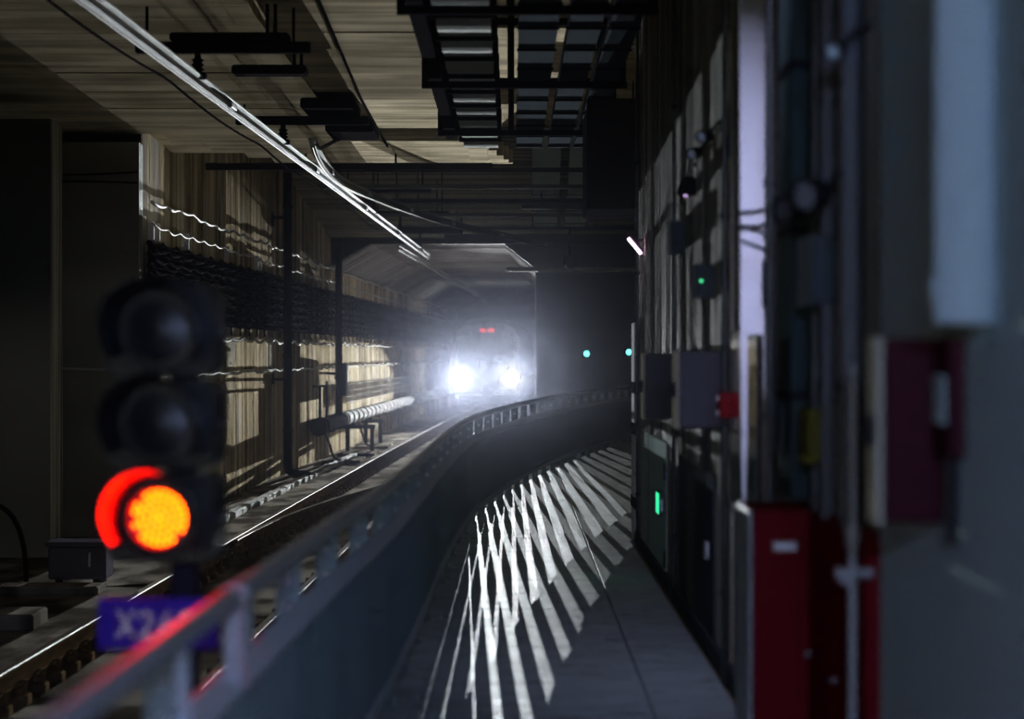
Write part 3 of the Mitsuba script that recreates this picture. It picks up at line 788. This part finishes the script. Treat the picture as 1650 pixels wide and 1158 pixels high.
for i, y in enumerate((37.5, 40.5, 43.5, 47.0, 51.0)):
    t = thing('soffit_bar', f'thin steel bar across the dark soffit, {["first", "second", "third", "fourth", "fifth"][i]} counted from the lit ceiling edge', 'bar')
    zb, top = EYE + 2.86 - .05 * i, min(HIGH, HIGH - (y - 45.0) * (HIGH - ROOF - .1) / (MOUTH - 44.7))
    obj('bar', box(-3.6 + .3 * i, 2.6, y - .03, y + .03, zb, zb + .07, .006), 'bar_grey' if i in (1, 3) else 'black_steel', t)
    for x in (-2.6 + .25 * i, 1.9):
        obj('drop_rod', tube([[x, y, zb + .05], [x, y, top + .03]], .012, 6), 'black_steel', t)
for i, (y, z, x0, x1) in enumerate(((49.0, 2.98, .2, 3.4), (56.5, 2.62, -1.6, 4.5))):
    zz, top = z, min(HIGH, HIGH - (y - 45.0) * (HIGH - ROOF - .1) / (MOUTH - 44.7))
    bk = obj('steel_beam', cat([box(x0, x1, y - .06, y + .06, EYE + z, EYE + z + .02), box(x0, x1, y - .01, y + .01, EYE + z + .02, EYE + z + .2), box(x0, x1, y - .06, y + .06, EYE + z + .2, EYE + z + .22)]), 'bar_grey', label=['pale steel beam under the ends of the two flat ducts', 'long pale steel beam just above the tunnel mouth'][i], category='beam')
    for x in (x0 + .4, x1 - .4):
        obj('drop_rod', tube([[x, y, EYE + zz + .2], [x, y, max(top, EYE + zz + .25) + .03]], .02, 6), 'black_steel', bk)
for i, (x0, x1) in enumerate(((.40, .95), (1.12, 1.60))):
    vv = []
    for y, z in ((44.0, 4.05), (48.6, 3.36), (55.8, 3.00)):
        vv.append([[x0 + .012 * (y - 47), y, EYE + z], [x1 + .012 * (y - 47), y, EYE + z], [x1 + .012 * (y - 47), y, EYE + z + .12], [x0 + .012 * (y - 47), y, EYE + z + .12]])
    V = np.array(vv).reshape(-1, 3); F = []
    for r in range(2):
        for j in range(4):
            a, b = r * 4 + j, r * 4 + (j + 1) % 4
            F += [[a, b, b + 4], [a, b + 4, a + 4]]
    F += [[8, 9, 10], [8, 10, 11], [0, 2, 1], [0, 3, 2]]
    dct = thing('flat_duct', ['flat grey cable duct under the soffit, left one of the pair', 'flat grey cable duct under the soffit, right one of the pair'][i], 'duct')
    obj('casing', (V, np.array(F)), 'pale_panel', dct)
    for y in (49.5, 52.5, 55.2):
        z = np.interp(y, [44, 48.6, 55.8], [4.05, 3.36, 3.0])
        xx = x0 + .012 * (y - 47)
        obj('strap', box(xx - .03, xx + (x1 - x0) + .03, y - .03, y + .03, EYE + z - .02, EYE + z + .16), 'black_steel', dct)


# ================================================================== DUCTS AND TRAYS OVER THE WALKWAY
for i, y in enumerate((12.0, 16.6, 21.2, 25.8)):
    t = thing('trapeze_hanger', f'dark square steel hanger around the silver duct, {ORD[i]} counted from the camera', 'hanger', 'square hangers above the walkway')
    obj('bottom_bar', box(-.80, 1.02, y - .04, y + .04, EYE + 2.36, EYE + 2.42, .006), 'black_steel', t)
    for x in (-.77, -.01, .98):
        obj('upright', box(x - .03, x + .03, y - .03, y + .03, EYE + 2.36, EYE + 2.98 if x < -.5 else HIGH), 'black_steel', t)
    obj('upper_bar', box(-.80, 1.02, y - .03, y + .03, EYE + 2.92, EYE + 2.98), 'black_steel', t)
t = thing('ventilation_duct', 'silver sheet metal duct in flanged sections hanging above the walkway', 'duct')
y = 11.0
while y < 27.5:
    L = 1.25
    yq = np.linspace(y + .03, y + L - .03, 9)
    prof = .030 * np.sin(np.pi * (yq - y) / L) ** 2
    V = np.array([[[-.56, q, EYE + 2.46 - p], [-.16, q, EYE + 2.46 - p], [-.16, q, EYE + 2.76], [-.56, q, EYE + 2.76]] for q, p in zip(yq, prof)])
    n9 = len(yq); V = V.reshape(-1, 3); F = []
    for r in range(n9 - 1):
        for j in range(4):
            a, b = r * 4 + j, r * 4 + (j + 1) % 4
            F += [[a, b, b + 4], [a, b + 4, a + 4]]
    F += [[0, 1, 2], [0, 2, 3]] + [[(n9 - 1) * 4 + q for q in (0, 2, 1)], [(n9 - 1) * 4 + q for q in (0, 3, 2)]]
    obj('section', (V, np.array(F)), 'foil', t)
    obj('flange', box(-.60, -.12, y - .03, y + .03, EYE + 2.425, EYE + 2.80, .006), 'black_steel', t)
    y += L
obj('duct_shield', box(-.74, -.62, 11, 27.0, EYE + 2.43, EYE + 2.85, .01), 'black_steel', label='long black board along the left side of the silver duct', category='board')
for i, (x0, x1) in enumerate(((.05, .34), (.42, .66), (.72, .94))):
    tt = thing('cable_tray', f'dark bluish cable tray above the walkway, {["left", "middle", "right"][i]} one of three', 'cable tray')
    obj('trough', cat([box(x0, x1, 9.5, 28, EYE + 2.42, EYE + 2.435), box(x0, x0 + .012, 9.5, 28, EYE + 2.42, EYE + 2.54), box(x1 - .012, x1, 9.5, 28, EYE + 2.42, EYE + 2.54)]), 'dark_box', tt)
    for y in np.arange(10.2, 28, 1.25):
        obj('cover_clip', box(x0 - .012, x1 + .012, y - .02, y + .02, EYE + 2.405, EYE + 2.422), 'black_steel', tt)
t = thing('shade_box', 'bulky black box added to shade the far end of the walkway wall', 'duct box')  # box added to keep the headlights off the upper walkway wall
obj('body', box(.72, 1.42, 22.4, 24.4, EYE + 1.38, EYE + 2.39, .02), 'black_steel', t)
obj('rim', box(.70, 1.44, 22.36, 22.42, EYE + 1.36, EYE + 2.395, .006), 'black_steel', t)
for x in (1.0, 1.3):
    obj('hanger_rod', tube([[x, 23.4, EYE + 2.37], [x, 23.4, HIGH + .02]], .02, 8), 'black_steel', t)
obj('red_box', box(1.05, 1.22, 31.0, 31.5, EYE + 2.75, EYE + 3.15, .01), 'red_paint', label='dark red box hanging in the shadows above the walkway', category='box')
obj('box_hanger', box(1.11, 1.16, 31.2, 31.3, EYE + 3.14, HIGH), 'black_steel', label='black rod holding up the dark red box', category='rod')
t = thing('dome_camera', 'small dark dome hanging in front of the dark head wall', 'camera')
obj('stem', tube([[1.38, 57.0, EYE + 3.25], [1.38, 57.0, EYE + 2.35]], .035, 8), 'black_steel', t)
obj('housing', lathe([(.28, 0), (.28, .13), (.1, .15), (.06, .15)], (1.38, 57.0, EYE + 2.08), (0, 0, 1), 20), 'black_steel', t, smooth=40)
obj('dome', lathe([(.06, .13), (.0, .115), (-.05, .07), (-.065, 0)], (1.38, 57.0, EYE + 2.08), (0, 0, 1), 20), 'dark_lens', t, smooth=True)


# ================================================================== WALKWAY WALL: BOXES, PIPES, LAMPS
W = SIDE_X - .012
DUSK = 'by the walkway wall'


def cabinet(name, label, x0, y0, y1, z0, z1, mat, category='box', door='left', bev=.012):
    """A wall cabinet: body fixed to the wall, a door on the walkway side with a handle, a rim on the end that faces us."""
    t = thing(name, label, category)
    obj('body', box(x0 + .02, SIDE_X + .04, y0, y1, z0, z1, bev), mat, t)
    d = obj('door', box(x0, x0 + .018, y0 - .004, y1 + .004, z0 - .004, z1 + .004, .005), 'door_steel', t, label='metal door seen edge-on')
    obj('handle', box(x0 - .018, x0 - .001, y0 + .04, y0 + .065, (z0 + z1) / 2 - .04, (z0 + z1) / 2 + .04, .004), 'black_steel', d)
    return t


cabinet('wall_box', 'dark grey box high on the walkway wall, farthest of the grey boxes', .895, 16.3, 16.6, 1.21, 1.655, 'grey_box')
cabinet('wall_box', 'large dark grey box on the walkway wall, left of the small red box', .845, 12.3, 12.6, 1.27, 1.665, 'grey_box')
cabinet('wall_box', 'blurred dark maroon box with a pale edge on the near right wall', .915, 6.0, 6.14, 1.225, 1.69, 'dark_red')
t = thing('alarm_box', 'small red box on the walkway wall beside the pale pillar', 'box')
obj('body', box(.985, SIDE_X + .03, 11.35, 11.5, 1.345, 1.47, .01), 'red_paint', t)
obj('catch', box(.972, .986, 11.36, 11.39, 1.43, 1.455, .003), 'zinc', t)
obj('catch', box(.972, .986, 11.36, 11.39, 1.36, 1.385, .003), 'zinc', t)
t = thing('switch_panel', 'dark upright switch panel on the near right wall, right of the maroon box', 'panel')
obj('board', box(SIDE_X - .05, SIDE_X + .02, 5.72, 5.96, 1.40, 1.69, .008), 'dark_red', t)
obj('plate', box(SIDE_X - .058, SIDE_X - .049, 5.77, 5.91, 1.48, 1.60, .003), 'pale_panel', t)
obj('conduit', tube([[SIDE_X - .03, 5.8, 1.41], [SIDE_X - .03, 5.8, 1.19]], .012, 8), 'black_steel', t)
t = thing('fire_cabinet', 'red upright fire cabinet standing against the walkway wall with a grey label plate', 'cabinet')
obj('body', box(.852, SIDE_X + .03, 8.47, 8.95, 0.04, 1.10, .012), 'red_paint', t)
obj('side_strip', box(.838, .853, 8.46, 8.95, 0.04, 1.10, .004), 'zinc', t)
obj('label_plate', box(.924, 1.012, 8.462, 8.471, .952, .990, .002), 'zinc', t, label='small grey label plate')
obj('plinth', box(.87, SIDE_X + .03, 8.49, 8.93, 0.0, .045), 'black_steel', t)
t = thing('hose_cabinet', 'dark red low cabinet flush with the near wall, right of the upright red one', 'cabinet')
obj('body', box(SIDE_X - .04, SIDE_X + .05, 7.08, 8.45, 0.02, 1.11, .01), 'red_paint', t)
for y in (7.1, 7.78):
    dd = obj('door', box(SIDE_X - .052, SIDE_X - .041, y, y + .66, 0.05, 1.09, .004), 'red_paint', t)
    obj('knob', lathe([(-.02, 0), (-.02, .012), (0, .008)], (SIDE_X - .052, y + .6, .6), (1, 0, 0), 10), 'zinc', dd)
t = thing('standpipe', 'thin steel riser pipe with brass-like valves in front of the dark red low cabinet', 'pipe')
xp, yp = SIDE_X - .095, 7.05
obj('riser', tube([[xp, yp, 0], [xp, yp, 1.62]], .013, 10), 'zinc', t, smooth=40)
obj('valve', lathe([(-.03, 0), (-.03, .022), (.03, .022), (.03, 0)], (xp, yp, 1.115), (0, 0, 1), 14), 'zinc', t, smooth=40)
obj('valve', lathe([(-.05, 0), (-.05, .017), (.06, .017), (.06, 0)], (xp, yp, 1.005), (1, 0, 0), 14), 'zinc', t, smooth=40)
obj('lever', tube([[xp - .03, yp - .02, 1.0], [xp + .05, yp - .02, 1.012]], .009, 8), 'zinc', t)
obj('lever', tube([[xp - .04, yp - .02, .985], [xp - .01, yp - .03, .975]], .009, 8), 'zinc', t)
# the pale pillar strip and the polished plate behind it
t = thing('pale_pillar', 'tall pale lavender strip pillar standing out from the walkway wall', 'pillar')
obj('strip', plate([(.987, 1.735), (1.106, 1.735), (1.106, HIGH), (.982, HIGH)], 10.33, .02), 'white_paint', t)
obj('narrow_strip', plate([(.987, 1.737), (1.019, 1.737), (1.017, 1.3), (1.008, .95), (.998, .95)], 10.33, .02), 'white_paint', t)
obj('side_strip', plate([(1.084, 1.737), (1.104, 1.737), (1.104, 1.46), (1.09, 1.46)], 10.33, .02), 'white_paint', t)
t = thing('polished_plate', 'polished steel plate on the wall below the pale pillar, mirroring the lit cables', 'plate')
obj('sheet', rotz(box(SIDE_X - .035, SIDE_X - .028, 10.42, 11.32, .95, 1.76, .001), math.radians(1.8), (SIDE_X - .035, 10.42, 0)), 'mirror_steel', t)
obj('backing', box(SIDE_X - .026, SIDE_X + .02, 10.43, 11.34, .93, 1.78), 'black_steel', t)
for z in (2.19, 2.255):
    obj('tie_rod', tube([[.97, 10.26, z], [1.05, 10.2, z + .005], [SIDE_X + .02, 9.9, z + .01]], .008, 8), 'black_steel', label=f'thin dark rod crossing the pale pillar, {"upper" if z > 2.22 else "lower"} of two', category='rod')


def conduit(y, r, z0, z1, mat, label, off=.008, clamps=True):
    t = thing('wall_conduit', label, 'conduit')
    x = SIDE_X - r - off
    obj('pipe', tube([[x, y, z0], [x, y, z1]], r, 14), mat, t, smooth=40)
    if clamps:
        for z in np.arange(z0 + .45, min(z1, 3.4), .95):
            obj('clip', box(x - r - .006, SIDE_X + .01, y - .014, y + .014, z - .012, z + .012, .003), 'black_steel', t)


t = thing('end_post', 'pale square post at the far end of the walkway wall, lit bright by the train', 'post')
obj('shaft', box(1.068, SIDE_X + .02, 20.9, 21.36, 0.02, 1.93, .004), 'white_paint', t)
for z in (.35, 1.0, 1.36):
    obj('strap', box(1.062, SIDE_X + .01, 20.88, 21.38, z - .05, z + .05, .004), 'black_steel', t)
conduit(20.6, .012, 0, HIGH, 'conduit_paint', 'thin steel conduit beside the pale pole at the end of the walkway wall')
conduit(15.9, .014, 0, HIGH, 'conduit_paint', 'steel conduit just on the near side of the farthest grey wall box')
conduit(12.05, .018, 0, HIGH, 'conduit_paint', 'dark conduit between the large grey box and the small red box')
conduit(9.72, .020, 0, HIGH, 'conduit_paint', 'steel conduit right of the pale pillar with a bright glint', .03)
conduit(9.25, .030, 1.1, HIGH, 'conduit_paint', 'dark conduit right of the glinting one by the pale pillar')
conduit(8.42, .022, 1.1, HIGH, 'conduit_paint', 'steel conduit above the upright red fire cabinet')
conduit(8.05, .026, 1.1, HIGH, 'bar_grey', 'dark conduit above the low dark red cabinet')
conduit(7.5, .030, 1.1, HIGH, 'bar_grey', 'glinting steel conduit above the low dark red cabinet')
t = thing('cable_riser', 'wide dark upright cable riser on the walkway wall above the red fire cabinet', 'cable riser')
obj('channel', box(SIDE_X - .09, SIDE_X + .02, 8.66, 9.02, 1.12, HIGH, .01), 'green_black', t)
for z in np.arange(1.5, 4, .6):
    obj('strap', box(SIDE_X - .10, SIDE_X + .01, 8.64, 9.04, z - .015, z + .015), 'black_steel', t)
for i, (x0, y0, y1, z0, z1, m, lab) in enumerate((
        (1.085, 10.12, 10.28, 1.86, 2.05, 'dark_box', 'dark box on the wall just right of the pale pillar, at its upper half'),
        (1.01, 13.0, 13.3, 1.96, 2.14, 'dark_box', 'dark box with a tiny green light, left of the pale pillar'),
        (1.055, 9.62, 9.85, 1.26, 1.48, 'dark_box', 'dark box right of the polished plate, low on the wall'),
        (1.01, 8.9, 9.1, 1.29, 1.50, 'dark_box', 'dark box on the wide cable riser above the red cabinet'),
        (1.02, 8.15, 8.4, 1.28, 1.46, 'olive', 'olive box above the red cabinets'),
        (1.01, 8.0, 8.4, 1.82, 2.05, 'dark_box', 'dark box high above the low red cabinet, under the flood lamps'),
        (1.02, 15.2, 15.5, 2.3, 2.5, 'dark_box', 'dark box high on the far part of the walkway wall'))):
    t = thing('junction_box', lab, 'box')
    obj('body', box(x0, SIDE_X + .03, y0, y1, z0, z1, .01), m, t)
    obj('lid', box(x0 - .008, x0 + .004, y0 - .004, y1 + .004, z0 - .004, z1 + .004, .003), m, t)
    if i == 1:
        obj('indicator', lathe([(-.006, 0), (-.006, .007), (0, .009)], (1.03, 12.998, 2.05), (0, 1, 0), 10), 'lens_body', t, emit=(.1, 1.6, .6), weight=.02, label='tiny green light')
t = thing('light_band_pipe', 'fat pale upright pipe added on the near right wall as a soft light band', 'pipe')  # pipe added so its round pale side gives the soft light band
obj('cover', tube([[SIDE_X - .075, 5.42, 1.72], [SIDE_X - .075, 5.42, HIGH]], .068, 24), 'pale_panel', t, smooth=40)
obj('clamp', lathe([(-.02, .07), (-.02, .078), (.02, .078), (.02, .07)], (SIDE_X - .075, 5.42, 1.80), (0, 0, 1), 24), 'pale_panel', t, smooth=40)
# doors in the walkway wall
for i, (y0, y1, mat, lab) in enumerate(((16.9, 20.2, 'pale_panel', 'door_1'), (12.9, 15.6, 'dark_box', 'door_2'))):
    d = struct(lab, box(SIDE_X - .012, SIDE_X + .03, y0, y1, .02, 1.02 if i == 0 else 1.0, .006), mat)
    obj('handle', box(SIDE_X - .04, SIDE_X - .012, y0 + .25, y0 + .31, .52, .62, .005), 'zinc', d)
    for z in (.2, .82):
        obj('hinge', tube([[SIDE_X - .016, y0 + .02, z - .06], [SIDE_X - .016, y0 + .02, z + .06]], .012, 8), 'black_steel', d)


t = thing('exit_light', 'small green lit strip at the edge of the far door in the walkway wall', 'sign')
obj('case', box(1.072, SIDE_X + .01, 17.40, 17.72, .47, .65, .004), 'dark_box', t)
obj('light_strip', box(1.066, 1.0715, 17.42, 17.70, .485, .635, .002), 'lens_body', t, emit=(.05, 1.5, .6), weight=.05, label='glowing green strip')


def spot(x, y, z, aim, label, group=None, r=.05, L=.14, glass='white_paint', emit=None):
    a = np.asarray(aim, float); a /= np.linalg.norm(a)
    t = thing('wall_lamp', label, 'lamp', group)
    obj('barrel', lathe([(-.02, 0), (-.02, r * .6), (.02, r * .9), (L, r), (L, r * .82), (L - .02, r * .8)], (x, y, z), a, 20), 'black_steel', t, smooth=35)
    e = np.array([x, y, z]) + a * (L - .018)
    obj('glass', lathe([(0, 0), (0, r * .8)], e, a, 20), glass, t, emit=emit, weight=.05 if emit else None)
    obj('bracket', tube([[x, y, z], [x + .05, y, z + .06], [SIDE_X + .01, y, z + .08]], .011, 8), 'black_steel', t)
    return t


spot(1.02, 12.4, EYE + 1.14, (-.5, -.8, -.2), 'unlit lamp with pale face, upper of two left of the pale pillar', r=.035, L=.09)
spot(1.02, 13.1, EYE + 1.11, (-.5, -.8, -.2), 'unlit lamp with pale face, lower of two left of the pale pillar', r=.035, L=.09)
spot(.98, 8.2, EYE + .50, (-.6, -.75, -.1), 'blurred unlit flood lamp right of the pale pillar, lower left of two', r=.05, L=.10, glass='grey_box')
spot(.98, 7.6, EYE + .51, (-.6, -.75, -.1), 'blurred unlit flood lamp right of the pale pillar, upper right of two', r=.055, L=.10, glass='bar_grey')
spot(1.0, 7.3, EYE + .93, (-.4, -.9, -.2), 'dark unlit lamp near the top of the right wall with a pale face', r=.03, L=.08, glass='pale_panel')
t = thing('hanging_lamp', 'black hanging lamp with a pinkish glint on the far part of the walkway wall', 'lamp')
obj('bracket', tube([[SIDE_X, 14.2, EYE + 1.12], [1.06, 14.2, EYE + 1.15], [1.05, 14.2, EYE + 1.05]], .012, 8), 'zinc', t)
obj('shade', lathe([(.11, .02), (.09, .045), (0, .075), (-.005, .07), (.08, .03)], (1.05, 14.2, EYE + .95), (0, 0, 1), 20), 'black_steel', t, smooth=40)
obj('bulb', lathe([(-.012, 0), (-.008, .009), (.004, .013), (.02, .009), (.03, 0)], (1.03, 14.18, EYE + .945), (0, 0, 1), 14), 'white_paint', t, emit=(1.0, .6, 1.3), weight=.02, label='small pinkish bulb')
t = thing('tube_lamp', 'small bright pinkish tube lamp slanting from the walkway wall', 'lamp')
ax, bx_ = np.array([.967, 19.9, EYE + .968]), np.array([1.075, 19.9, EYE + .838])
obj('tube', tube([ax, bx_], .013, 10), 'white_paint', t, emit=(22, 12, 20), weight=.25, label='glowing tube')
obj('holder', tube([ax + [.018, .04, .02], bx_ + [.018, .04, .02]], .016, 8), 'black_steel', t)
obj('bracket', tube([[1.03, 19.95, EYE + .92], [1.06, 19.95, EYE + .95], [SIDE_X + .02, 19.95, EYE + .96]], .014, 8), 'black_steel', t)
for i, (x, y, z) in enumerate(((1.86, 59.6, EYE + .02), (2.92, 59.6, EYE + .06))):  # lens ghosts of the headlights, built as small glowing discs
    t = thing('ghost_disc', ['teal lens ghost built on the dark head wall, left one of two', 'teal lens ghost built on the dark head wall, close to the walkway wall corner'][i], 'lamp')
    obj('housing', box(x - .10, x + .10, y, y + .4, z - .10, z + .10, .02), 'black_steel', t)
    obj('lens', lathe([(-.02, 0), (-.01, .05), (.0, .075)], (x, y - .001, z), (0, 1, 0), 16), 'lens_body', t, emit=(.9, 7.5, 6.2), weight=.03, label='glowing teal disc')
# the blue lamp whose glow shows at the very top of the right wall
t = thing('wall_luminaire', 'small blue lamp high on the right wall, just beyond the top of the photo', 'lamp')
obj('base', lathe([(0, 0), (0, .07), (.03, .07)], (SIDE_X - .03, 6.95, 2.86), (-1, 0, 0), 16), 'zinc', t)
obj('globe', lathe([(.03, .05), (.06, .045), (.08, .02), (.085, 0)], (SIDE_X - .03, 6.95, 2.86), (-1, 0, 0), 16), 'white_paint', t, smooth=True, emit=[BLUE_LAMP * c for c in (.25, .5, 1.2)], weight=.3, label='glowing blue globe')
# added hooded spot lamp, unseen above the frame, to light the pale pillar and the floor in front of it
t = thing('added_spot', 'added hooded spot lamp under the cable trays, unseen, brightening the pale pillar', 'lamp')
so, sa = np.array([.45, 8.0, 3.72]), np.array([1.04, 10.45, 1.85])
sd = (sa - so) / np.linalg.norm(sa - so)
obj('hood', lathe([(-.12, 0), (-.12, .05), (0, .07), (.16, .085), (.16, .08), (0, .064), (-.06, .045)], so, sd, 20), 'black_steel', t, smooth=40)
obj('bracket', tube([so + [0, 0, .06], so + [0, 0, .36]], .015, 8), 'black_steel', t)
scene['added_spot_light'] = {'type': 'spot', 'cutoff_angle': 23.0, 'beam_width': 3.0, 'sampling_weight': 10.0,
    'intensity': {'type': 'rgb', 'value': [ADDED_SPOT * c for c in (.78, .80, 1.25)]}, 'to_world': T().look_at(origin=(so + .03 * sd).tolist(), target=sa.tolist(), up=[0, 0, 1])}
# tube light at the platform end behind the camera, plus an added board shading the upper pillar: its bluish light falls on the near wall, the pillar and the floor
t = thing('platform_light', 'long bluish tube light under an added shade board at the platform end behind the camera', 'lamp')
obj('tube', tube([[-.3, -2.0, 2.55], [1.0, -2.0, 2.55]], .025, 12), 'white_paint', t, emit=[PLATFORM_LIGHT * c for c in (.53, .70, 1.28)], weight=12.0, label='glowing tube')
obj('shade_board', box(-.6, 1.1, -2.1, -1.0, 2.577, 2.61, .006), 'white_paint', t)  # unseen board added to cut the tube's light higher up
obj('hanger', cat([box(-.32, -.28, -2.03, -1.97, 2.54, 4.0)]), 'black_steel', t)
obj('hanger', cat([box(.98, 1.02, -2.03, -1.97, 2.54, 4.0)]), 'black_steel', t)
